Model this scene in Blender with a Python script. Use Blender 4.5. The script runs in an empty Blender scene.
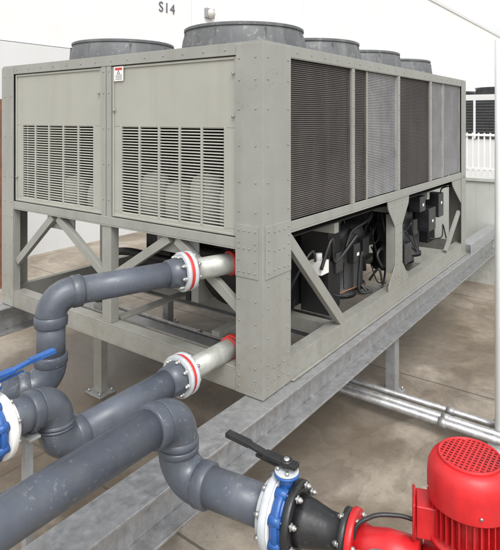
import bpy, bmesh, math, random
from mathutils import Vector, Matrix
random.seed(7)
R=math.radians
sc=bpy.context.scene
GZ=-0.89
# ------------------------------------------------------------ materials
def nmat(name):
    m=bpy.data.materials.new(name); m.use_nodes=True
    nt=m.node_tree; b=nt.nodes['Principled BSDF']
    return m,nt,b
def N(nt,t,**k):
    n=nt.nodes.new(t)
    for a,v in k.items(): setattr(n,a,v)
    return n
def surf(name,col,rough=.5,metal=0.,var=.12,scale=3.,bump=.05,bscale=60.,streak=0.,dirt=(.12,.10,.07),spec=.5,low=None,speck=None,wavy=0.):
    m,nt,b=nmat(name); L=nt.links
    tc=N(nt,'ShaderNodeTexCoord')
    n1=N(nt,'ShaderNodeTexNoise'); n1.inputs['Scale'].default_value=scale; n1.inputs['Detail'].default_value=8; n1.inputs['Roughness'].default_value=.65
    L.new(tc.outputs['Object'],n1.inputs['Vector'])
    mr=N(nt,'ShaderNodeMapRange'); mr.inputs[1].default_value=.3; mr.inputs[2].default_value=.7
    mr.inputs[3].default_value=1-var; mr.inputs[4].default_value=1+var
    L.new(n1.outputs['Fac'],mr.inputs[0])
    mx=N(nt,'ShaderNodeVectorMath',operation='SCALE'); mx.inputs[0].default_value=col
    L.new(mr.outputs[0],mx.inputs['Scale'])
    out=mx.outputs[0]
    if streak>0:
        mp=N(nt,'ShaderNodeMapping'); mp.inputs['Scale'].default_value=(9,9,.8)
        L.new(tc.outputs['Object'],mp.inputs['Vector'])
        n2=N(nt,'ShaderNodeTexNoise'); n2.inputs['Scale'].default_value=1.; n2.inputs['Detail'].default_value=6
        L.new(mp.outputs[0],n2.inputs['Vector'])
        r2=N(nt,'ShaderNodeMapRange'); r2.inputs[1].default_value=.5; r2.inputs[2].default_value=.8; r2.inputs[3].default_value=0; r2.inputs[4].default_value=streak
        L.new(n2.outputs['Fac'],r2.inputs[0])
        mm=N(nt,'ShaderNodeMix',data_type='RGBA'); L.new(r2.outputs[0],mm.inputs[0]); L.new(out,mm.inputs[6]); mm.inputs[7].default_value=(*dirt,1)
        out=mm.outputs[2]
    if speck:   # (scale, threshold, amount, colour): dried splashes and chips
        n6=N(nt,'ShaderNodeTexNoise'); n6.inputs['Scale'].default_value=speck[0]; n6.inputs['Detail'].default_value=5; n6.inputs['Roughness'].default_value=.6
        L.new(tc.outputs['Object'],n6.inputs['Vector'])
        n7=N(nt,'ShaderNodeTexNoise'); n7.inputs['Scale'].default_value=4; L.new(tc.outputs['Object'],n7.inputs['Vector'])
        ad=N(nt,'ShaderNodeMath',operation='MULTIPLY_ADD'); ad.inputs[1].default_value=.35; L.new(n7.outputs['Fac'],ad.inputs[0]); L.new(n6.outputs['Fac'],ad.inputs[2])
        r6=N(nt,'ShaderNodeMapRange'); r6.inputs[1].default_value=speck[1]+.175; r6.inputs[2].default_value=speck[1]+.235; r6.inputs[3].default_value=0; r6.inputs[4].default_value=speck[2]
        L.new(ad.outputs[0],r6.inputs[0])
        m6=N(nt,'ShaderNodeMix',data_type='RGBA'); L.new(r6.outputs[0],m6.inputs[0]); L.new(out,m6.inputs[6]); m6.inputs[7].default_value=(*speck[3],1)
        out=m6.outputs[2]
    if low:
        sp=N(nt,'ShaderNodeSeparateXYZ'); L.new(tc.outputs['Object'],sp.inputs[0])
        n4=N(nt,'ShaderNodeTexNoise'); n4.inputs['Scale'].default_value=11; n4.inputs['Detail'].default_value=9; n4.inputs['Roughness'].default_value=.75
        L.new(tc.outputs['Object'],n4.inputs['Vector'])
        r4=N(nt,'ShaderNodeMapRange'); r4.inputs[1].default_value=low[0]; r4.inputs[2].default_value=low[1]; r4.inputs[3].default_value=1; r4.inputs[4].default_value=0
        L.new(sp.outputs[2],r4.inputs[0])
        r5=N(nt,'ShaderNodeMapRange'); r5.inputs[1].default_value=.42; r5.inputs[2].default_value=.68; r5.inputs[3].default_value=0.05; r5.inputs[4].default_value=low[2]
        L.new(n4.outputs['Fac'],r5.inputs[0])
        mu=N(nt,'ShaderNodeMath',operation='MULTIPLY'); L.new(r4.outputs[0],mu.inputs[0]); L.new(r5.outputs[0],mu.inputs[1])
        m5=N(nt,'ShaderNodeMix',data_type='RGBA'); L.new(mu.outputs[0],m5.inputs[0]); L.new(out,m5.inputs[6]); m5.inputs[7].default_value=(.20,.165,.12,1)
        out=m5.outputs[2]
    L.new(out,b.inputs['Base Color'])
    rr=N(nt,'ShaderNodeMapRange'); rr.inputs[1].default_value=.3; rr.inputs[2].default_value=.7
    rr.inputs[3].default_value=max(.05,rough-.1); rr.inputs[4].default_value=min(1,rough+.14)
    L.new(n1.outputs['Fac'],rr.inputs[0]); L.new(rr.outputs[0],b.inputs['Roughness'])
    b.inputs['Metallic'].default_value=metal
    b.inputs['Specular IOR Level'].default_value=spec
    if bump>0:
        n3=N(nt,'ShaderNodeTexNoise'); n3.inputs['Scale'].default_value=bscale; n3.inputs['Detail'].default_value=4
        L.new(tc.outputs['Object'],n3.inputs['Vector'])
        bp=N(nt,'ShaderNodeBump'); bp.inputs['Strength'].default_value=bump; bp.inputs['Distance'].default_value=.01
        L.new(n3.outputs['Fac'],bp.inputs['Height'])
        if wavy>0:
            n8=N(nt,'ShaderNodeTexNoise'); n8.inputs['Scale'].default_value=2.2; n8.inputs['Detail'].default_value=1
            L.new(tc.outputs['Object'],n8.inputs['Vector'])
            b8=N(nt,'ShaderNodeBump'); b8.inputs['Strength'].default_value=wavy; b8.inputs['Distance'].default_value=.05
            L.new(n8.outputs['Fac'],b8.inputs['Height']); L.new(b8.outputs[0],bp.inputs['Normal'])
        L.new(bp.outputs[0],b.inputs['Normal'])
    return m
M={}
M['cab']=surf('cabinet_paint',(.335,.337,.300),.40,var=.05,scale=1.5,bump=.02,streak=.2,dirt=(.2,.18,.14),wavy=.25,speck=(60,.66,.3,(.2,.18,.14)))
M['frame']=surf('frame_paint',(.272,.278,.256),.40,var=.08,scale=2.5,bump=.02,streak=.28,dirt=(.17,.15,.12),low=(0,.9,.55),wavy=.2,speck=(45,.64,.4,(.16,.14,.11)))
M['fan']=surf('fan_shroud_plastic',(.095,.10,.105),.5,var=.2,scale=5,streak=.6,dirt=(.22,.22,.21),speck=(30,.6,.4,(.26,.26,.25)))
M['galv']=surf('galvanised_steel',(.45,.46,.475),.36,metal=.65,var=.22,scale=18,bump=.05,streak=.35,dirt=(.24,.23,.21),low=(-.4,.2,.6),speck=(25,.62,.35,(.28,.26,.23)))
M['galvdark']=surf('galvanised_weathered',(.34,.35,.36),.5,metal=.4,var=.2,scale=10,bump=.05,streak=.3,dirt=(.25,.22,.19),low=(-.9,-.3,.6))
M['zinc']=surf('zinc_bolt',(.50,.50,.49),.38,metal=.8,var=.3,scale=40)
M['pvc']=surf('grey_pvc',(.088,.101,.126),.37,var=.17,scale=5,bump=.03,streak=.42,dirt=(.16,.16,.16),speck=(55,.62,.45,(.24,.25,.26)))
M['pvcfit']=surf('grey_pvc_fitting',(.072,.083,.104),.30,var=.17,scale=7,bump=.03,streak=.3,dirt=(.15,.15,.15),speck=(55,.62,.45,(.22,.23,.24)))
M['coilD']=surf('coil_dark',(.085,.076,.072),.6,var=.35,scale=2,streak=.5,dirt=(.17,.15,.135))
M['coilL']=surf('coil_painted_reflection',(.37,.37,.38),.45,metal=.4,var=.2,scale=3,streak=.5,dirt=(.17,.16,.15))  # same coil as the dark bays, with its reflection put into the colour
M['coilback']=surf('coil_fin_back',(.03,.027,.025),.8,var=.2)
M['coilbackL']=surf('coil_back_painted_reflection',(.2,.2,.205),.6,metal=.2,var=.2)  # lighter core behind those tubes, part of the painted reflection
M['dark']=surf('painted_interior_shade',(.016,.016,.016),.8)  # near-black colour standing in for shade inside openings
M['black']=surf('black_insulation',(.012,.012,.013),.5,var=.3,scale=8,bump=.15)
M['rubber']=surf('black_iron',(.018,.019,.021),.35,var=.3,scale=10,bump=.06,streak=.2,dirt=(.09,.085,.08),speck=(50,.63,.3,(.1,.1,.095)))
M['white']=surf('white_plastic',(.74,.74,.72),.5,var=.05)
M['motorw']=surf('light_motor',(.5,.5,.47),.5,var=.1)
M['red']=surf('red_enamel',(.52,.014,.018),.35,var=.22,scale=6,bump=.08,bscale=30,streak=.45,dirt=(.22,.02,.018),speck=(50,.64,.35,(.25,.07,.06)))
M['redgask']=surf('red_gasket',(.52,.035,.03),.5,var=.2,scale=12)
M['blue']=surf('blue_enamel',(.02,.095,.32),.35,var=.25,scale=9,bump=.1,streak=.25,dirt=(.08,.12,.2),speck=(60,.64,.4,(.15,.2,.27)))
M['flgrey']=surf('pale_flange',(.48,.505,.53),.42,var=.16,scale=12,streak=.5,dirt=(.22,.22,.21),speck=(50,.64,.4,(.2,.19,.17)))
M['insul']=surf('pipe_nozzle_steel',(.40,.41,.38),.4,metal=.3,var=.22,scale=9,streak=.5,dirt=(.17,.155,.12))
M['wall']=surf('painted_wall',(.75,.75,.75),.8,var=.03,scale=.5,bump=.06,bscale=25,streak=.12,dirt=(.58,.58,.57))
M['wallband']=surf('painted_wall_band',(.63,.635,.635),.8,var=.03,scale=.6,bump=.06,bscale=25,streak=.12,dirt=(.45,.45,.43))
M['lowwall']=surf('low_wall_paint',(.45,.465,.435),.8,var=.08,scale=2,bump=.08,streak=.4,dirt=(.26,.25,.21),low=(-.9,.2,.5))
M['whitep']=surf('white_paint',(.80,.80,.79),.45,var=.04)
M['letter']=surf('dark_lettering',(.12,.12,.13),.6,var=.03)
M['rust']=surf('brown_red_paint',(.20,.085,.05),.6,var=.25,scale=9,streak=.4)
M['copper']=surf('copper_tube',(.40,.20,.12),.4,metal=.7,var=.2,scale=12)
M['glass']=surf('lamp_lens',(.5,.5,.47),.2)
def ground_mat():
    m,nt,b=nmat('stained_concrete'); L=nt.links
    tc=N(nt,'ShaderNodeTexCoord')
    def noise(s,d=8,r=.6,dist=0):
        n=N(nt,'ShaderNodeTexNoise'); n.inputs['Scale'].default_value=s; n.inputs['Detail'].default_value=d; n.inputs['Roughness'].default_value=r; n.inputs['Distortion'].default_value=dist
        L.new(tc.outputs['Object'],n.inputs['Vector']); return n
    def mp(src,a,b_,c,d):
        r=N(nt,'ShaderNodeMapRange'); 
        for i,v in zip((1,2,3,4),(a,b_,c,d)): r.inputs[i].default_value=v
        L.new(src,r.inputs[0]); return r.outputs[0]
    def math_(op,x,y):
        n=N(nt,'ShaderNodeMath',operation=op)
        for i,v in enumerate((x,y)):
            if isinstance(v,(int,float)): n.inputs[i].default_value=v
            else: L.new(v,n.inputs[i])
        return n.outputs[0]
    def mix(f,x,col):
        n=N(nt,'ShaderNodeMix',data_type='RGBA'); L.new(f,n.inputs[0]); L.new(x,n.inputs[6]); n.inputs[7].default_value=(*col,1); return n.outputs[2]
    def scale(x,f):
        n=N(nt,'ShaderNodeVectorMath',operation='SCALE'); L.new(x,n.inputs[0]); L.new(f,n.inputs['Scale']); return n.outputs[0]
    a=noise(.5,12,.62,.5); c=noise(9,10,.75,.2); g=noise(150,4,.7); st=noise(.9,5,.5,.6); pt=noise(38,3,.5); wn=noise(1.4,10,.6,.3)
    cr=N(nt,'ShaderNodeValToRGB'); L.new(a.outputs['Fac'],cr.inputs[0])
    e=cr.color_ramp.elements; e[0].position=.34; e[0].color=(.145,.112,.08,1); e[1].position=.68; e[1].color=(.36,.32,.265,1)
    x=e.new(.46); x.color=(.235,.195,.148,1); x=e.new(.52); x.color=(.30,.26,.208,1)
    col=scale(cr.outputs[0],mp(c.outputs['Fac'],.25,.75,.72,1.24))
    col=scale(col,mp(g.outputs['Fac'],.3,.7,.86,1.14))
    col=mix(mp(pt.outputs['Fac'],.66,.73,0,.5),col,(.09,.07,.05))
    sb=math_('SUBTRACT',st.outputs['Fac'],.50)
    col=mix(math_('MULTIPLY',mp(sb,0,.012,0,.36),mp(sb,0,.10,1,.15)),col,(.11,.085,.06))
    # damp concrete: drips below the pipe connections and along the unit
    def blob(cx,cy,rad,amt,sx=1.,sy=1.):
        sub=N(nt,'ShaderNodeVectorMath',operation='SUBTRACT'); sub.inputs[1].default_value=(cx,cy,GZ); L.new(tc.outputs['Object'],sub.inputs[0])
        mu=N(nt,'ShaderNodeVectorMath',operation='MULTIPLY'); mu.inputs[1].default_value=(sx,sy,0); L.new(sub.outputs[0],mu.inputs[0])
        ln=N(nt,'ShaderNodeVectorMath',operation='LENGTH'); L.new(mu.outputs[0],ln.inputs[0])
        d0=math_('DIVIDE',ln.outputs['Value'],rad)
        d1=math_('ADD',d0,mp(wn.outputs['Fac'],.3,.7,-.45,.45))
        return mp(d1,.55,.85,amt,0)
    w=blob(-.3,1.4,1.5,.62)
    for q in (blob(.6,3.0,1.3,.5),blob(-1.6,.3,1.0,.55),blob(1.0,.3,1.0,.5,.6,1.2),blob(3.2,.8,1.8,.45,.6,1.),blob(.2,-.75,.8,.38,1,.6),blob(4.2,-1.0,1.1,.32,.5,1.4)):
        w=math_('MAXIMUM',w,q)
    col=mix(w,col,(.075,.055,.038))
    sp=N(nt,'ShaderNodeSeparateXYZ'); wob=noise(1.3,6,.6)
    L.new(tc.outputs['Object'],sp.inputs[0])
    facs=[]
    for ax,per,off in ((0,3.1,.35),(1,2.9,.95)):
        v=math_('ADD',sp.outputs[ax],off+100*per)
        v=math_('ADD',v,math_('MULTIPLY',wob.outputs['Fac'],.03))
        facs.append(math_('LESS_THAN',math_('MODULO',v,per),.022))
    col=mix(math_('MULTIPLY',math_('MAXIMUM',facs[0],facs[1]),.7),col,(.06,.05,.04))
    L.new(col,b.inputs['Base Color'])
    ro=math_('SUBTRACT',mp(a.outputs['Fac'],.38,.56,.5,.85),math_('MULTIPLY',w,.55))
    L.new(ro,b.inputs['Roughness'])
    bp=N(nt,'ShaderNodeBump'); bp.inputs['Strength'].default_value=.2; bp.inputs['Distance'].default_value=.01
    L.new(g.outputs['Fac'],bp.inputs['Height']); L.new(bp.outputs[0],b.inputs['Normal'])
    return m
M['ground']=ground_mat()
# ------------------------------------------------------------ builder
class Thing:
    def __init__(s,name,loc=(0,0,0)):
        s.e=bpy.data.objects.new(name,None); s.e.location=loc; s.e.empty_display_size=.2
        sc.collection.objects.link(s.e); s.parts={}; s.loc=Vector(loc)
    def p(s,name,mat,bev=0.):
        if name not in s.parts: s.parts[name]=(bmesh.new(),M[mat],bev)
        return s.parts[name][0]
    def done(s):
        for n,(bm,mat,bev) in s.parts.items():
            for f in bm.faces: f.smooth=True
            for e in bm.edges:
                e.smooth = len(e.link_faces)==2 and e.calc_face_angle(0)<R(34)
            me=bpy.data.meshes.new(n); bm.to_mesh(me); bm.free()
            me.materials.append(mat)
            o=bpy.data.objects.new(n,me); sc.collection.objects.link(o)
            o.parent=s.e; o.matrix_parent_inverse=Matrix.Translation(s.loc).inverted()
            if bev>0:
                md=o.modifiers.new('bevel','BEVEL'); md.width=bev; md.segments=2; md.limit_method='ANGLE'; md.angle_limit=R(50); md.harden_normals=True
def box(bm,x0,x1,y0,y1,z0,z1):
    r=bmesh.ops.create_cube(bm,size=1)
    bmesh.ops.transform(bm,verts=r['verts'],matrix=Matrix.Translation(((x0+x1)/2,(y0+y1)/2,(z0+z1)/2))@Matrix.Diagonal((abs(x1-x0),abs(y1-y0),abs(z1-z0),1)))
def frame(a):
    a=Vector(a).normalized()
    h=Vector((0,0,1)) if abs(a.z)<.9 else Vector((1,0,0))
    s=a.cross(h).normalized(); t=s.cross(a).normalized()
    return a,s,t
def bar(bm,p,q,w,h):
    p=Vector(p);q=Vector(q); a,s,t=frame(q-p); L=(q-p).length
    r=bmesh.ops.create_cube(bm,size=1)
    m=Matrix((( a.x,s.x,t.x,0),(a.y,s.y,t.y,0),(a.z,s.z,t.z,0),(0,0,0,1)))
    bmesh.ops.transform(bm,verts=r['verts'],matrix=Matrix.Translation((p+q)/2)@m@Matrix.Diagonal((L,w,h,1)))
def lathe(bm,p,axis,prof,n=32):
    p=Vector(p); a,s,t=frame(axis); rings=[]
    for d,r in prof:
        if r<1e-5: rings.append([bm.verts.new(p+a*d)])
        else: rings.append([bm.verts.new(p+a*d+(s*math.cos(k*2*math.pi/n)+t*math.sin(k*2*math.pi/n))*r) for k in range(n)])
    for A,B in zip(rings,rings[1:]):
        for k in range(n):
            k2=(k+1)%n
            if len(A)==1 and len(B)==1: continue
            if len(A)==1: vs=[A[0],B[k2],B[k]]
            elif len(B)==1: vs=[A[k],A[k2],B[0]]
            else: vs=[A[k],A[k2],B[k2],B[k]]
            try: bm.faces.new(vs)
            except: pass
def cyl(bm,p,q,r,r2=None,n=24,cham=0.):
    p=Vector(p);q=Vector(q);L=(q-p).length; r2=r if r2 is None else r2
    pr=[(0,0),(0,r),(L,r2),(L,0)]
    if cham: pr=[(0,0),(0,r-cham),(cham,r),(L-cham,r2),(L,r2-cham),(L,0)]
    lathe(bm,p,q-p,pr,n)
def sweep(bm,pts,r,n=20,cap=True):
    pts=[Vector(x) for x in pts]; rings=[]
    a,s,t=frame(pts[1]-pts[0])
    for i,c in enumerate(pts):
        d=(pts[min(i+1,len(pts)-1)]-pts[max(i-1,0)]).normalized()
        s=(s-d*s.dot(d)).normalized(); t=d.cross(s)
        rings.append([bm.verts.new(c+(s*math.cos(k*2*math.pi/n)+t*math.sin(k*2*math.pi/n))*r) for k in range(n)])
    for A,B in zip(rings,rings[1:]):
        for k in range(n): bm.faces.new([A[k],A[(k+1)%n],B[(k+1)%n],B[k]])
    if cap:
        bm.faces.new(rings[0][::-1]); bm.faces.new(rings[-1])
def arc(P0,P1,P2,rb,n=10):
    P0=Vector(P0);P1=Vector(P1);P2=Vector(P2)
    d0=(P0-P1).normalized(); d2=(P2-P1).normalized()
    ang=math.acos(max(-1,min(1,d0.dot(d2)))); tl=rb/math.tan(ang/2)
    A=P1+d0*tl; B=P1+d2*tl; bis=(d0+d2).normalized(); C=P1+bis*(rb/math.sin(ang/2))
    ca=(A-C).normalized(); cb=(B-C).normalized(); w=math.acos(max(-1,min(1,ca.dot(cb)))); out=[]
    for i in range(n+1):
        f=i/n; v=(ca*math.sin((1-f)*w)+cb*math.sin(f*w))/math.sin(w); out.append(C+v*rb)
    return out,d0,d2
def plumb(th,pts,r,rb,k=1.17,sock=.055):
    pp=th.p('straight_pipe','pvc'); ff=th.p('elbow_fittings','pvcfit')
    pts=[Vector(x) for x in pts]
    arcs=[arc(pts[i-1],pts[i],pts[i+1],rb,16) for i in range(1,len(pts)-1)]
    ends=[pts[0]]+[p for o,_,_ in arcs for p in (o[0],o[-1])]+[pts[-1]]
    for i in range(0,len(ends),2): cyl(pp,ends[i],ends[i+1],r,n=40)
    def collar(e,d,l): lathe(ff,e,d,[(-.012,0),(-.012,r*1.085),(-.003,r*k-.004),(.003,r*k),(l-.005,r*k),(l,r*k-.004),(l,0)],40)
    for i,(o,d0,d2) in enumerate(arcs):
        sweep(ff,o,r*1.10,n=40)
        if i==0: collar(o[0],d0,sock)
        if i==len(arcs)-1: collar(o[-1],d2,sock)
        else:
            g=(arcs[i+1][0][0]-o[-1]).length
            if g>2*sock+.01: collar(o[-1],d2,sock); collar(arcs[i+1][0][0],arcs[i+1][1],sock)
            else:
                h=g/2-.0015
                collar(o[-1],d2,h); collar(arcs[i+1][0][0],arcs[i+1][1],h)
def bolts(bm,c,axis,Rb,n,r,l0,l1,rot=0.):
    c=Vector(c);a,s,t=frame(axis)
    for k in range(n):
        th=rot+2*math.pi*k/n; q=c+(s*math.cos(th)+t*math.sin(th))*Rb
        cyl(bm,q+a*l0,q+a*l1,r*.55,n=10)
        cyl(bm,q+a*(l0+.006),q+a*(l0+.02),r,n=6); cyl(bm,q+a*(l1-.02),q+a*(l1-.006),r,n=6)
        cyl(bm,q+a*(l0+.02),q+a*(l0+.023),r*1.4,n=14); cyl(bm,q+a*(l1-.023),q+a*(l1-.02),r*1.4,n=14)
def ring(bm,c,axis,d0,d1,Ro,Ri,n=40,ch=.004):
    lathe(bm,c,axis,[(d0,Ri),(d0,Ro-ch),(d0+ch,Ro),(d1-ch,Ro),(d1,Ro-ch),(d1,Ri),(d0,Ri)],n)
def ibeam(bm,p,q,w,h,tf=.016,tw=.012):
    p=Vector(p);q=Vector(q)
    bar(bm,p-Vector((0,0,tf/2)),q-Vector((0,0,tf/2)),w,tf)
    bar(bm,p-Vector((0,0,h-tf/2)),q-Vector((0,0,h-tf/2)),w,tf)
    bar(bm,p-Vector((0,0,h/2)),q-Vector((0,0,h/2)),tw,h-2*tf)
def smoothpath(P,n=8):
    P=[Vector(x) for x in P]; Q=[P[0]]+P+[P[-1]]; out=[]
    for i in range(1,len(Q)-2):
        a,b,c,d=Q[i-1],Q[i],Q[i+1],Q[i+2]
        for k in range(n):
            t=k/n; out.append(.5*((2*b)+(c-a)*t+(2*a-5*b+4*c-d)*t*t+(3*b-a-3*c+d)*t**3))
    out.append(P[-1]); return out
# ------------------------------------------------------------ CHILLER
W=3.20; LN=4.9; ZT=2.40; ZB=.99
ch=Thing('air_cooled_chiller',(LN/2,W/2,0))
cab=ch.p('cabinet_panels','cab',.004); fr=ch.p('structural_frame','frame',.004)
dk=ch.p('interior_shade_sheets','dark'); rv=ch.p('rivets','frame')  # dark sheets paint the shade inside the cabinet
slat=ch.p('grille_slats','cab')
box(cab,-.01,LN+.01,-.01,W+.01,ZT-.02,ZT)
box(fr,-.022,LN+.02,-.022,-.002,ZT-.075,ZT+.012); box(fr,-.022,-.002,0.0,W+.02,ZT-.075,ZT+.012)
box(fr,0,LN+.02,W+.002,W+.022,ZT-.075,ZT+.012); box(fr,LN+.002,LN+.022,0,W,ZT-.075,ZT+.012)
def endpanel(v0,v1,g0,g1):
    z0,z1,a,b=ZB+.07,ZT-.078,1.108,1.817
    box(cab,0,.03,v0,v1,z0,a); box(cab,0,.03,v0,v1,b,z1); box(cab,0,.03,v0,g0,a,b); box(cab,0,.03,g1,v1,a,b)
    for (c,d,e,f) in ((v0+.004,v0+.022,z0+.004,z1-.004),(v1-.022,v1-.004,z0+.004,z1-.004)): box(cab,-.012,0.001,c,d,e,f)
    box(cab,-.011,.001,v0+.023,v1-.023,z1-.024,z1-.005); box(cab,-.011,.001,v0+.023,v1-.023,z0+.005,z0+.022)
    n=31; step=(b-a)/n
    cols=5; cw=(g1-g0)/cols
    for i in range(cols+1):
        y=g0+i*cw; box(cab,-.003,.02,y-.010,y+.010,a-.006,b+.006)
    for i in range(n+1):
        z=a+i*step
        for c in range(cols):
            ya=g0+c*cw+.008; yb=ya+cw-.016
            r=bmesh.ops.create_cube(slat,size=1)
            bmesh.ops.transform(slat,verts=r['verts'],matrix=Matrix.Translation((.006,(ya+yb)/2,z))@Matrix.Rotation(R(-52),4,'Y')@Matrix.Diagonal((.0115,yb-ya,.002,1)))
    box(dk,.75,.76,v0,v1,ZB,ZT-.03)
endpanel(.205,1.53,.32,1.43); endpanel(1.665,3.01,1.783,2.90)
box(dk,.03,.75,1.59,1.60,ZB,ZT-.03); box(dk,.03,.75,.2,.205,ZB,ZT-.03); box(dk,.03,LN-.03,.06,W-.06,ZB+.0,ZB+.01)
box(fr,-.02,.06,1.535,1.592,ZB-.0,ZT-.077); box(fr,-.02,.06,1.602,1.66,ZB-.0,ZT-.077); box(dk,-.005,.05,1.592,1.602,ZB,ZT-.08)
box(fr,-.026,.05,.2,W-.18,ZB-.0,ZB+.066); box(fr,-.026,.09,.2,W-.18,ZB-.012,ZB-.001)
def cpost(x0,x1,y0,y1,z0,z1): box(fr,x0,x1,y0,y1,z0,z1)
cpost(-.03,-.018,-.03,.2,0.0,ZT-.003); cpost(-.018,.32,-.03,-.018,0.0,ZT-.003)
cpost(-.018,.04,.188,.2,0.0,ZT-.08); cpost(.308,.32,-.018,.05,0,ZT-.08)
cpost(-.03,-.018,W-.18,W+.03,0,ZT-.003); cpost(-.018,.25,W+.018,W+.03,0,ZT-.003); cpost(-.018,.05,W-.18,W-.168,0,ZB)
box(fr,-.036,-.030,.006,.2,.80,1.16); box(fr,-.006,.315,-.036,-.030,.80,1.16)
def dot_end(v,z,x=-.03): cyl(rv,(x,v,z),(x-.006,v,z),.0075,.005,n=8)
def dot_side(u,z,y=-.03): cyl(rv,(u,y,z),(u,y-.006,z),.0075,.005,n=8)
for v in (.03,.17):
    for z in [.05,.12,.2,.35,.5,.65,1.25,1.45,1.7,1.95,2.15,2.3]: dot_end(v,z)
    for z in (.84,.92,1.0,1.04,1.12): dot_end(v,z,-.036)
for v in (.08,.125): dot_end(v,.84,-.036); dot_end(v,1.12,-.036); dot_end(v,1.0,-.036)
for u in (.03,.28):
    for z in [.06,.14,.22,.4,.6,.75,1.25,1.45,1.7,1.95,2.15,2.3]: dot_side(u,z)
    for z in (.84,.92,1.0,1.06,1.12): dot_side(u,z,-.036)
for u in (.1,.16,.22): dot_side(u,.85,-.036); dot_side(u,1.11,-.036); dot_side(u,.98,-.036); dot_side(u,.1); dot_side(u,.18)
for v in (W-.15,W-.03):
    for z in [.1,.3,.6,.9,1.05,1.3,1.7,2.1,2.3]: dot_end(v,z)
for v in (1.56,1.63):
    for z in [1.05,1.2,1.5,1.8,2.1,2.28]: dot_end(v,z,-.02)
for k in range(14): dot_end(.3+k*.205,ZT-.035,-.022)
for k in range(22): dot_side(.2+k*.215,ZT-.035,-.022)
box(fr,-.026,.10,.203,W-.183,.0,.008); box(fr,-.026,-.016,.203,W-.183,.009,.150); box(fr,-.026,.09,.203,W-.183,.151,.160)
box(fr,.322,LN,-.026,-.014,.006,.150); box(fr,.322,LN,-.026,.09,.151,.160); box(fr,.322,LN,-.05,.10,-.0,.0055)
box(fr,LN,LN+.02,-.02,W,.0,.16); box(fr,.1,LN,W-.05,W+.02,.0,.16)
for x in (1.15,2.35,3.55): box(fr,x-.05,x+.05,.1,W-.06,.02,.14)
box(fr,.11,LN-.01,1.55,1.65,.145,.165); box(fr,.3,LN-.01,.62,.70,.161,.2)
box(fr,-.015,.07,1.54,1.655,.161,ZB-.013)
box(fr,.5,.58,2.32,2.44,GZ+.015,.0)
for p,q in (((0.02,2.40,.96),(0.02,3.00,.45)),((.02,2.32,.96),(.02,1.66,.55)),((.02,.80,.96),(.02,.20,.56)),((.02,.88,.96),(.02,1.53,.56))):
    bar(fr,p,q,.05,.07)
box(fr,.055,.07,.62,1.06,.84,.985); box(fr,.055,.07,2.14,2.56,.84,.985)
for u in (1.2,2.45,3.6):
    box(fr,u-.04,u+.04,W-.12,W-.02,.16,ZB); box(fr,u-.04,u+.04,1.56,1.64,.166,ZB)
    box(fr,u-.04,u+.04,.06,W-.02,ZB-.09,ZB-.002)
box(fr,.322,LN,-.024,-.004,1.075,1.140); box(fr,.322,LN,-.03,.09,1.062,1.074)
box(fr,.322,LN,-.022,.0,2.318,2.324)
bands=[(1.335,1.385),(2.405,2.455),(3.42,3.47)]
for a,b in bands:
    box(fr,a,b,-.024,.02,1.141,2.317)
    for k in range(8): dot_side((a+b)/2,1.2+k*.155,-.024)
box(fr,4.72,LN+.02,-.03,-.018,.0,ZT-.003); box(fr,LN+.008,LN+.02,-.018,.2,0,ZT-.003)
for z in (.2,.5,.9,1.1,1.4,1.8,2.2): dot_side(4.80,z)
cp=ch.p('condenser_coil_tubes_dark','coilD'); cl=ch.p('coil_tubes_painted_reflection','coilL'); cb=ch.p('coil_fin_core','coilback'); cbl=ch.p('coil_core_painted_reflection','coilbackL')
coils=[(.322,1.335,0),(1.385,1.66,0),(1.68,2.405,1),(2.455,3.42,0),(3.47,3.95,1),(3.97,4.72,1)]  # last value picks the bays with the painted lighter reflection
for a,b,k in coils:
    bx=cbl if k else cb; tb=cl if k else cp
    box(bx,a,b,.018,.04,1.141,2.317)
    n=76; st=(2.317-1.141)/n
    for i in range(n):
        z=1.141+(i+.5)*st
        box(tb,a+.004,b-.004,.008,.018,z-st*.26,z+st*.26)
    box(tb,a+.001,a+.012,-.004,.017,1.142,2.316); box(tb,b-.012,b-.001,-.004,.017,1.142,2.316)
box(fr,1.66,1.68,-.01,.02,1.141,2.317); box(fr,3.95,3.97,-.01,.02,1.141,2.317)
box(cab,.25,LN,W-.002,W+.018,ZB,ZT-.08); box(cab,LN-.02,LN,.2,W-.02,ZB,ZT-.08)
bar(fr,(.31,.0,1.02),(1.16,.0,.17),.05,.085)
gus=ch.p('gusset_columns','frame',.003)
def poly(bm,pts,y0,y1):
    A=[bm.verts.new((x,y0,z)) for x,z in pts]; B=[bm.verts.new((x,y1,z)) for x,z in pts]; n=len(pts)
    bm.faces.new(A[::-1]); bm.faces.new(B)
    for i in range(n): bm.faces.new([A[i],A[(i+1)%n],B[(i+1)%n],B[i]])
    bmesh.ops.recalc_face_normals(bm,faces=bm.faces)
def gusset(u):
    poly(gus,[(u-.30,1.06),(u+.30,1.06),(u+.28,.98),(u+.10,.78),(u+.10,.38),(u+.27,.20),(u+.27,.161),(u-.27,.161),(u-.27,.20),(u-.10,.38),(u-.10,.78),(u-.28,.98)],-.02,-.008)
    box(gus,u-.10,u-.088,-.008,.08,.3,.9); box(gus,u+.088,u+.10,-.008,.08,.3,.9)
    for dz in (.22,.26,.98,1.03):
        for du in (-.2,-.1,0,.1,.2): dot_side(u+du*.95,dz,-.02)
    for z in (.4,.5,.6,.7,.8): dot_side(u-.06,z,-.02); dot_side(u+.06,z,-.02)
gusset(2.43)
poly(gus,[(4.30,1.06),(4.72,1.06),(4.72,.72),(4.6,.80),(4.33,.99)],-.02,-.008)
bar(fr,(4.70,.01,.6),(4.1,.01,.17),.04,.06)
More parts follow.
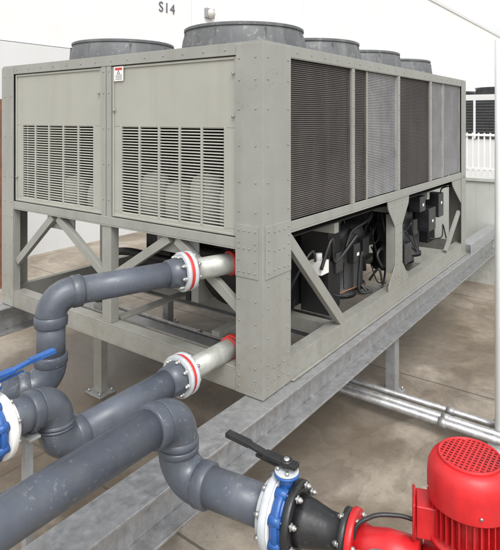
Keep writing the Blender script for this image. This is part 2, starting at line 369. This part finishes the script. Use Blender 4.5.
fs=ch.p('fan_shrouds','fan'); fb=ch.p('fan_blades','rubber'); fg=ch.p('fan_guards','rubber')
for u in (.86,1.99,3.12,4.25):
    for v in (.80,2.40):
        c=Vector((u,v,ZT+.001))
        lathe(fs,c,(0,0,1),[(0,.562),(.012,.562),(.016,.556),(.08,.552),(.15,.542),(.20,.528),(.228,.518),(.232,.53),(.252,.53),(.258,.52),(.252,.508),(.2,.505),(.0,.53),(0,.562)],64)
        for k in range(8):
            a=k*math.pi/4+.2; dd=Vector((math.cos(a),math.sin(a),0))
            bar(fs,c+dd*.545+Vector((0,0,.01)),c+dd*.528+Vector((0,0,.21)),.014,.02)
        cyl(fb,c+Vector((0,0,.03)),c+Vector((0,0,.15)),.10,n=20)
        for k in range(5):
            a=2*math.pi*k/5
            r=bmesh.ops.create_cube(fb,size=1)
            bmesh.ops.transform(fb,verts=r['verts'],matrix=Matrix.Translation(c+Vector((0,0,.09)))@Matrix.Rotation(a,4,'Z')@Matrix.Translation((.29,0,0))@Matrix.Rotation(R(24),4,'X')@Matrix.Diagonal((.40,.2,.008,1)))
        for rr in (.12,.22,.32,.42,.49):
            n=32; pts=[c+Vector((rr*math.cos(2*math.pi*k/n),rr*math.sin(2*math.pi*k/n),.235)) for k in range(n+1)]
            sweep(fg,pts,.003,n=5,cap=False)
        for k in range(4):
            a=k*math.pi/4; d=Vector((math.cos(a),math.sin(a),0))*.5
            sweep(fg,[c+Vector((0,0,.241))-d,c+Vector((0,0,.241))+d],.004,n=5)
mw=ch.p('components_behind_grille','motorw')
for v,r,z in ((.42,.10,1.32),(.68,.13,1.38),(.98,.11,1.30),(1.25,.12,1.36),(2.0,.1,1.22),(2.35,.12,1.26)):
    lathe(mw,(.22,v,1.0),(0,0,1),[(0,0),(0,r),(z-1.02,r),(z-.95,r*.8),(z-.92,0)],20)
lb=ch.p('label_sticker','white'); box(lb,-.0145,-.0125,1.385,1.50,2.195,2.315)
lr=ch.p('label_red_mark','redgask'); box(lr,-.0165,-.0145,1.40,1.485,2.285,2.305)
ll=ch.p('label_print','letter')
for k in range(4): box(ll,-.0165,-.0145,1.40,1.485-.01*(k%2),2.208+k*.012,2.211+k*.012)
for p,q in (((-.0165,1.425,2.258),(-.0165,1.443,2.280)),((-.0165,1.461,2.258),(-.0165,1.443,2.280)),((-.0165,1.425,2.258),(-.0165,1.461,2.258))): bar(ll,p,q,.002,.003)
lt=ch.p('panel_latches','frame')
for v,z in ((.235,2.2),(.235,1.9),(1.50,1.95),(1.70,2.1),(2.98,1.3)): cyl(lt,(-.012,v,z),(-.022,v,z),.012,n=12)
bk=ch.p('black_insulated_vessels','black'); hz=ch.p('hoses','rubber'); wb=ch.p('white_filter_box','white'); co=ch.p('copper_lines','copper'); bx=ch.p('control_boxes_and_dark_backing','rubber',.008)
lathe(bk,(.75,.95,.52),(1,0,0),[(0,0),(0,.22),(.05,.30),(3.5,.30),(3.55,.22),(3.55,0)],36)
for u in (1.2,2.2,3.4,4.1): lathe(bk,(u,.95,.52),(1,0,0),[(0,.25),(0,.315),(.05,.315),(.05,.25)],36)
for u,v in ((1.42,.34),(1.82,.36),(2.12,.40),(3.0,.36),(3.38,.34),(3.75,.38),(1.6,2.3),(3.1,2.3)):
    lathe(bk,(u,v,.165),(0,0,1),[(0,0),(0,.17),(.04,.17),(.05,.145),(.5,.145),(.52,.155),(.56,.155),(.62,.14),(.68,.09),(.69,0)],28)
    box(bx,u-.07,u+.07,v-.20,v-.12,.5,.68)
    sweep(hz,smoothpath([(u,v,.84),(u+.03,v,1.0),(u+.15,v+.1,.98),(u+.25,v+.3,.8)]),.028,n=10)
bx2=ch.p('plate_exchanger','black')
for k in range(22): box(bx2,1.22+k*.011,1.227+k*.011,.16,.40,.2,.93)
box(bx2,1.205,1.218,.14,.42,.17,.96)
box(bx,.95,1.3,.45,.62,.2,.75); box(bx,2.6,2.82,.10,.3,.55,.9); box(bx,3.62,3.88,.06,.24,.5,.78); box(bx,4.0,4.2,.06,.22,.62,.92); box(bx,3.3,3.5,.06,.2,.78,.96); box(bx,2.78,3.0,.05,.16,.28,.5)
box(bx,.7,1.6,1.30,1.36,.2,.9); box(bx,2.0,4.3,1.30,1.36,.2,.93); box(bx,4.32,4.6,.3,.7,.2,.8)  # the thin wide panels are dark backing sheets that blacken the open bay
box(wb,1.04,1.17,.12,.24,.56,.67); cyl(wb,(1.10,.18,.67),(1.10,.18,.73),.03,n=14)
for k in range(34):
    u=random.uniform(.7,4.4); v=random.uniform(.10,.4); z=random.uniform(.2,.8)
    P=[(u,v,z)]
    for j in range(3):
        u+=random.uniform(-.05,.35); v=min(.5,max(.08,v+random.uniform(-.12,.12))); z=min(.95,max(.2,z+random.uniform(-.3,.28))); P.append((u,v,z))
    sweep(hz,smoothpath(P),random.choice((.007,.009,.012,.016)),n=8)
for (u,v) in ((1.62,.5),(2.6,.45),(3.7,.4)):
    sweep(hz,smoothpath([(u,v,.2),(u,v,.6),(u+.1,v-.1,.85),(u+.45,v-.1,.86),(u+.55,v,.5)]),.03,n=12)
sweep(co,smoothpath([(1.4,.3,.25),(1.6,.25,.24),(1.8,.2,.25),(2.1,.2,.22)]),.007,n=8)
sweep(co,smoothpath([(2.9,.3,.9),(3.3,.2,.92),(3.9,.15,.9)]),.009,n=8)
tg=ch.p('small_tags','white')
for u,v,z in ((1.83,.158,.58),(2.7,.098,.7),(3.4,.058,.86),(3.75,.058,.62),(4.1,.058,.8)): box(tg,u-.025,u+.025,v-.003,v-.001,z-.015,z+.015)
pn=ch.p('pump_skid_parts','cab',.01)
box(pn,1.9,2.3,2.5,2.9,.2,.6); box(pn,.7,.95,1.2,1.29,.2,.45); box(bx,.9,1.2,1.75,2.1,.2,.7)
sweep(bk,smoothpath([(.5,.75,.75),(.4,1.1,.78),(.6,1.5,.72),(1.2,1.7,.7)]),.05,n=14)
sweep(bk,smoothpath([(.9,2.7,.4),(.75,2.2,.52),(.8,1.7,.5),(1.2,1.5,.4)]),.04,n=14)
ch.done()
# ------------------------------------------------------------ support steel
sb=Thing('steel_support_frame',(2,1.6,-.3))
g=sb.p('support_beams','galv',.003)
ibeam(g,(-2.6,.0,-.006),(6.64,.0,-.006),.24,.27)
ibeam(g,(-2.6,W-.02,-.006),(6.3,W-.02,-.006),.24,.27)
box(g,LN+.03,6.62,-.10,-.088,-.004,.12); box(g,LN+.03,6.62,-.088,.06,.112,.12)
gl=sb.p('support_legs','galvdark',.003)
for u,v in ((2.3,.0),(-2.2,0),(2.3,W-.02),(5.6,W-.02),(-2.2,W-.02)):
    box(gl,u-.055,u+.055,v-.05,v+.05,GZ+.016,-.277); box(gl,u-.1,u+.1,v-.1,v+.1,GZ,GZ+.015)
box(gl,.44,.64,2.26,2.5,GZ,GZ+.014)
ibeam(g,(1.6,.125,-.03),(1.6,W-.15,-.03),.14,.2); ibeam(g,(.54,.125,-.03),(.54,W-.15,-.03),.14,.2)
bz=sb.p('anchor_bolts','zinc')
for u,v in ((2.3,0),(5.6,W),(2.3,W)):
    for a in (-.075,.075):
        for b in (-.075,.075): cyl(bz,(u+a,v+b,GZ+.015),(u+a,v+b,GZ+.045),.01,n=6)
for a in (-.075,.075):
    for b in (-.085,.085): cyl(bz,(.54+a,2.38+b,GZ+.014),(.54+a,2.38+b,GZ+.04),.01,n=6)
sb.done()
# ------------------------------------------------------------ pipes
PR=.083
d=Vector((-1.073-.165,.775-.349,0)).normalized()
A0=Vector((.165,.349,.827)); A1=Vector((-1.085,.779,.827)); A2=Vector((-1.085,.779,.30)); A3=A2+Vector((-.62,.30,0))
pa=Thing('water_pipe',tuple(A1))
fl=A0+d*.42
cyl(pa.p('steel_nozzle','insul'),A0-d*.25,fl,.075,n=36)
ring(pa.p('red_coupling','redgask'),A0+d*.03,d,0,.035,.088,.07)
ring(pa.p('red_coupling','redgask'),A0,d,-.03,-.01,.092,.07)
def flange_pair(th,c,ax,Ro=.135,ang=.2):
    ring(th.p('flange','flgrey'),c,ax,.012,.04,Ro,.04)
    ring(th.p('steel_backing_flange','flgrey'),c,ax,-.04,-.012,Ro,.04)
    ring(th.p('red_gasket','redgask'),c,ax,-.012,.012,Ro-.006,.04,ch=.001)
    ring(th.p('red_lining_ring','redgask'),c,ax,-.052,-.04,.098,.04,ch=.001)
    bolts(th.p('flange_bolts','zinc'),c,ax,Ro-.026,8,.012,-.075,.075,ang)
    lathe(th.p('stub_end','pvcfit'),Vector(c),ax,[(.04,0),(.04,.105),(.07,.10),(.14,.094),(.145,.0)],36)
flange_pair(pa,fl,d)
plumb(pa,[fl+d*.05,A1,A2,A3],PR,.125)
pa.done()
pb=Thing('water_pipe',(-1.3,.35,.3))
B0=Vector((.165,.349,.216)); dm=Vector((-1,0,0)); fb_=B0+dm*.58
cyl(pb.p('steel_nozzle','insul'),B0-dm*.25,fb_,.072,n=36)
ring(pb.p('red_coupling','redgask'),B0,dm,.02,.06,.088,.07); ring(pb.p('red_coupling','redgask'),B0,dm,.08,.095,.084,.07)
flange_pair(pb,fb_,dm)
V0=Vector((-1.645,.349,.445))
plumb(pb,[fb_+dm*.05,(-1.345,.349,.205),(-1.345,.349,.445),V0],PR,.108,sock=.05)
pb.done()
def valve(name,c,ax,hd,hl,hand,body='blue',drop=0.,fm='flgrey'):
    c=Vector(c);ax=Vector(ax).normalized();t=Thing(name,tuple(c))
    f=t.p('pipe_flange',fm); ring(f,c,ax,-.02,.012,.15,.05); ring(f,c,ax,-.05,-.02,.112,.05)
    ring(t.p('flange_gasket','white'),c,ax,.012,.018,.14,.05,ch=.001)
    b=t.p('valve_body',body)
    ring(b,c,ax,.018,.072,.125,.05,ch=.008); ring(b,c,ax,.03,.06,.137,.1,ch=.006)
    for k in range(8):
        a_,s,tt=frame(ax); th=math.pi*(k+.5)/4; q=c+(s*math.cos(th)+tt*math.sin(th))*.125
        cyl(b,q+ax*.020,q+ax*.070,.021,n=14)
    mid=c+ax*.045-Vector((0,0,drop))
    cyl(b,mid+Vector((0,0,.12)),mid+Vector((0,0,.185)),.03,.026,n=20); cyl(b,mid+Vector((0,0,.185)),mid+Vector((0,0,.197)),.052,n=24,cham=.003)
    cyl(t.p('notch_plate','flgrey'),mid+Vector((0,0,.198)),mid+Vector((0,0,.206)),.05,n=24,cham=.002)
    for k in range(4):
        a=k*math.pi/2+.6; q=mid+Vector((.037*math.cos(a),.037*math.sin(a),.206)); cyl(t.p('neck_bolts','zinc'),q,q+Vector((0,0,.012)),.009,n=6)
    cyl(t.p('stem','zinc'),mid+Vector((0,0,.2)),mid+Vector((0,0,.255)),.012,n=12)
    h=t.p('lever_handle',hand,.003); hd=Vector(hd).normalized(); top=mid+Vector((0,0,.236))
    cyl(h,top-Vector((0,0,.014)),top+Vector((0,0,.014)),.026,n=18,cham=.003)
    bar(h,top-hd*.05,top+hd*hl*.35,.042,.018)
    bar(h,top+hd*hl*.34,top+hd*hl*.62+Vector((0,0,.012)),.030,.016)
    bar(h,top+hd*hl*.60+Vector((0,0,.012)),top+hd*hl+Vector((0,0,.018)),.036,.022)
    bar(h,top+hd*hl*.12-Vector((0,0,.03)),top+hd*hl*.5-Vector((0,0,.022)),.012,.012)
    ring(t.p('downstream_flange','rubber'),c,ax,.074,.105,.14,.05)
    bolts(t.p('flange_bolts','zinc'),c+ax*.043,ax,.123,8,.011,-.092,.092,math.pi/8)
    return t,c,ax
t,c,ax=valve('butterfly_valve',V0,(-1,0,0),(1,.0,.0),.34,'blue',fm='white')
cyl(t.p('downstream_pipe','pvc'),c+ax*.1,c+ax*1.0,PR,n=32); t.done()
C1=Vector((-1.178,-.357,.540)); C2=Vector((-1.178,-.357,.245)); C3=Vector((-1.10,-.85,.245))
pc=Thing('water_pipe',tuple(C1))
plumb(pc,[(-3.4,-.357,.518),C1,C2,C3],PR-.001,.120,sock=.055)
pc.done()
wd=(C3-C2).normalized()
t,c,ax=valve('butterfly_valve',C3,wd,(-.02,1,0),.31,'rubber',drop=.02)
rd=t.p('black_reducer','rubber')
lathe(rd,c,ax,[(.105,0),(.105,.095),(.14,.09),(.23,.068),(.285,.066),(.29,.10),(.315,.10),(.315,0)],32)
t.done()
# ------------------------------------------------------------ red pump
pm=Thing('red_water_pump',(-.93,-1.56,.2))
r=pm.p('pump_casing','red'); s0=c+ax*.317
ring(r,s0,ax,0,.028,.108,.03); lathe(r,s0,ax,[(.028,0),(.028,.07),(.08,.062),(.14,.075),(.26,.08),(.26,0)],32)
bolts(pm.p('flange_bolts','zinc'),s0,ax,.088,6,.010,-.045,.045,.3)
PC=Vector((-.905,-1.572,0))
lathe(r,PC+Vector((0,0,.10)),(0,0,1),[(0,0),(0,.13),(.02,.165),(.1,.175),(.17,.165),(.2,.12),(.24,.12),(.245,.15),(.262,.15),(.262,0)],44)
mt=pm.p('motor_body','red')
z0=.37
lathe(mt,PC+Vector((0,0,z0)),(0,0,1),[(0,0),(0,.115),(.115,.115),(.117,.146),(.122,.150),(.20,.150),(.235,.146),(.258,.134),(.268,.122),(.272,.110),(.274,.0)],56)
for k in range(36):
    a=2*math.pi*k/36
    dd=Vector((math.cos(a),math.sin(a),0)); q=PC+dd*.126
    m4=Matrix.Translation(q+Vector((0,0,z0+.058)))@Matrix.Rotation(a,4,'Z')@Matrix.Diagonal((.028,.0045,.112,1))
    rr=bmesh.ops.create_cube(mt,size=1); bmesh.ops.transform(mt,verts=rr['verts'],matrix=m4)
dkm=pm.p('fan_cover_vent_shade','dark')  # dark disc paints the shade seen through the vent grid
cyl(dkm,PC+Vector((0,0,z0+.2735)),PC+Vector((0,0,z0+.2755)),.104,n=40)
gr=pm.p('fan_cover_grid','red')
for k in range(-6,7):
    o=k*.0170; h=math.sqrt(max(0,.106**2-o*o))
    box(gr,PC.x-h,PC.x+h,PC.y+o-.0032,PC.y+o+.0032,z0+.272,z0+.2795); box(gr,PC.x+o-.0032,PC.x+o+.0032,PC.y-h,PC.y+h,z0+.272,z0+.279)
ring(gr,PC+Vector((0,0,z0)),(0,0,1),.265,.2815,.112,.103,ch=.002)
for k in range(4):
    a=k*math.pi/2+.5; q=PC+Vector((math.cos(a)*.150,math.sin(a)*.150,z0+.15)); cyl(pm.p('cover_screws','zinc'),q,q+Vector((math.cos(a),math.sin(a),0))*.004,.006,n=6)
tbx=pm.p('terminal_box','red',.008)
tdir=Vector((-.35,.94,0)).normalized()
def obox(bm,c,ax,l,w,h): bar(bm,c-ax*l/2,c+ax*l/2,w,h)
obox(tbx,PC+tdir*.150+Vector((0,0,z0+.03)),tdir,.08,.11,.12); obox(tbx,PC+tdir*.197+Vector((0,0,z0+.03)),tdir,.012,.125,.135)
cb_=pm.p('power_cable','rubber')
q=PC+tdir*.20+Vector((0,0,z0+.0))
sweep(cb_,smoothpath([q,q+tdir*.06+Vector((0,0,.003)),q+tdir*.15+Vector((-.02,0,-.01)),q+tdir*.20+Vector((-.05,.0,-.08)),q+tdir*.15+Vector((-.06,0,-.35)),(-1.0,-1.5,-.8)]),.008,n=10)
box(pm.p('pump_base','rubber',.01),PC.x-.2,PC.x+.2,PC.y-.25,PC.y+.25,-.06,.0)
cyl(r,PC+Vector((0,0,-.0)),PC+Vector((0,0,.12)),.1,n=24)
pl=pm.p('support_pedestal','galvdark',.004); box(pl,PC.x-.12,PC.x+.12,PC.y-.12,PC.y+.12,GZ,-.061)
pm.done()
# tube rising in front of the pump suction, seen at the bottom edge
dp=Thing('drain_pipe',(-1.2,-1.5,.2))
sweep(dp.p('tube','galv'),smoothpath([(-1.20,-1.26,-.85),(-1.20,-1.26,.2),(-1.195,-1.29,.315),(-1.17,-1.37,.345),(-1.10,-1.62,.345),(-1.02,-1.9,.345)]),.02,n=16)
dp.done()
st=Thing('pipe_support_stand',(-1.45,.35,-.3)); s=st.p('strut_posts','galvdark',.002)
for x,y,zt in ((-1.5,.349,.335),(-2.2,-.357,.43)):
    box(s,x-.02,x+.02,y-.02,y+.02,GZ+.012,zt); box(s,x-.08,x+.08,y-.08,y+.08,GZ,GZ+.012); box(s,x-.03,x+.03,y-.07,y+.07,zt,zt+.012)
st.done()
# ------------------------------------------------------------ conduits
cd=Thing('steel_conduits',(1.95,0,GZ)); q=cd.p('conduit_tubes','galv')
for u,rr in ((1.80,.034),(1.885,.034),(2.03,.028)):
    cyl(q,(u,5.,GZ+.13),(u,-3.2,GZ+.13),rr,n=20)
    for v in (-.62,.9,2.4): cyl(q,(u,v,GZ+.13),(u,v-.07,GZ+.13),rr+.006,n=20)
for v in (-1.6,1.2,3.5): bar(cd.p('strut_supports','galvdark'),(1.7,v,GZ+.04),(2.15,v,GZ+.04),.05,.08)
cd.done()
wp=Thing('white_pipe_post',(1.93,-1.09,0)); q=wp.p('post','whitep')
cyl(q,(1.95,-1.10,GZ),(1.95,-1.10,2.55),.055,n=28,cham=.004); cyl(q,(1.95,-1.10,GZ),(1.95,-1.10,GZ+.02),.11,n=28); wp.done()
# ------------------------------------------------------------ setting
gd=Thing('ground',(0,0,0)); b=gd.p('slab','ground')
vs=[b.verts.new(x) for x in ((-150,-150,GZ),(250,-150,GZ),(250,150,GZ),(-150,150,GZ))]; b.faces.new(vs); gd.done()
bd=Thing('warehouse_building',(20,8,0)); w=bd.p('walls','wall')
WY=8.0
box(w,-12,70,WY,WY+12,3.4,8.6); box(bd.p('lower_wall_band','wallband'),-12,70,WY-.04,WY+12,GZ,3.38)
box(bd.p('roof_coping','wallband'),-12.05,70.05,WY-.05,WY+12.05,8.601,8.78)
jt=bd.p('wall_joints','wallband')
for k in range(14): box(jt,-10+k*6,-9.97+k*6,WY-.006,WY,3.4,8.6)
tx=bpy.data.curves.new('building_number','FONT'); tx.body='S14'; tx.size=.37; tx.extrude=.006; tx.space_character=1.15; tx.materials.append(M['letter'])
to=bpy.data.objects.new('building_number',tx); sc.collection.objects.link(to); to.location=(6.78,WY-.012,4.62); to.rotation_euler=(R(90),0,0)
to.parent=bd.e; to.matrix_parent_inverse=Matrix.Translation(bd.loc).inverted()
bd.done()
wl=Thing('wall_lamp',(8.75,WY-.1,4.95)); q=wl.p('housing','galvdark',.01)
box(q,8.55,8.9,WY-.10,WY-.002,4.72,4.99)
lathe(wl.p('lens','glass'),(8.73,WY-.1,4.84),(0,-1,0),[(0,.14),(.06,.12),(.11,.06),(.12,0)],20); wl.done()
lw=Thing('low_wall',(6.8,0,0)); q=lw.p('wall_body','lowwall',.006); box(q,6.65,6.85,-6,2.9,GZ,.82); box(q,6.62,6.88,-6.02,2.92,.822,.88); lw.done()
fn=Thing('metal_fence',(7.4,0,0)); q=fn.p('bars','whitep')
for k in range(62):
    y=-3.2+k*.1; box(q,7.39,7.41,y-.012,y+.012,.5,1.62)
box(q,7.38,7.42,-3.3,3.0,1.56,1.6); box(q,7.38,7.42,-3.3,3.0,.95,.99)
for y in (-3.2,-1.2,.8,2.8): box(q,7.36,7.44,y-.03,y+.03,GZ,1.68)
fn.done()
u2=Thing('distant_condenser_unit',(12.5,1.5,1)); a=u2.p('casing','wallband',.01); b2=u2.p('louvres','rubber'); c2=u2.p('fan_rings','rubber')
box(a,12,16,.2,4,GZ,2.5); box(b2,11.97,11.995,.35,3.8,1.35,2.35); box(b2,12.2,15.8,.17,.195,0,2.3)
a2=u2.p('louvre_blades','fan')
for k in range(13): box(a2,11.955,11.968,.35,3.8,1.38+k*.075,1.395+k*.075)
for y in (.9,1.6,2.3): box(a,11.94,11.954,y-.03,y+.03,1.35,2.35)
for x in (12.8,14.6):
    for y in (1.1,2.9): lathe(c2,(x,y,2.501),(0,0,1),[(0,.70),(.15,.66),(.2,.68),(.2,.62),(0,.62)],32)
u2.done()
bp_=Thing('brown_steel_column',(1.6,6.5,0)); q=bp_.p('column','rust',.004)
box(q,1.55,1.90,6.48,6.50,GZ+.02,2.2); box(q,1.55,1.90,6.62,6.64,GZ+.02,2.2); box(q,1.74,1.76,6.50,6.62,GZ+.02,2.2); box(q,1.5,2.0,6.4,6.72,GZ,GZ+.02); bp_.done()
# ------------------------------------------------------------ light
sd=Vector((-.50,-.52,.95)).normalized()
w=bpy.data.worlds.new('World'); sc.world=w; w.use_nodes=True; nt=w.node_tree
sky=N(nt,'ShaderNodeTexSky',sky_type='NISHITA'); sky.sun_disc=False; sky.sun_elevation=math.asin(sd.z); sky.sun_rotation=math.atan2(sd.x,sd.y); sky.air_density=1.5; sky.dust_density=4
hs=N(nt,'ShaderNodeHueSaturation'); hs.inputs['Saturation'].default_value=.12; hs.inputs['Value'].default_value=1.8
bg=nt.nodes['Background']; bg.inputs['Strength'].default_value=.15
nt.links.new(sky.outputs[0],hs.inputs['Color']); nt.links.new(hs.outputs[0],bg.inputs['Color'])
sl=bpy.data.lights.new('sun','SUN'); sl.energy=.8; sl.angle=R(26); sl.color=(1,.98,.95)
so=bpy.data.objects.new('sun',sl); sc.collection.objects.link(so); so.rotation_euler=sd.to_track_quat('Z','Y').to_euler(); so.location=(0,0,10)
# ------------------------------------------------------------ camera
cm=bpy.data.cameras.new('camera'); co_=bpy.data.objects.new('camera',cm); sc.collection.objects.link(co_)
co_.location=(-2.994,-2.106,1.888); co_.rotation_euler=(R(90),0,R(-53.62))
cm.sensor_fit='HORIZONTAL'; cm.sensor_width=36; cm.lens=39.1; cm.shift_y=-.314; cm.clip_end=1000; cm.clip_start=.05
sc.camera=co_
sc.view_settings.view_transform='Standard'; sc.view_settings.look='None'; sc.view_settings.exposure=0
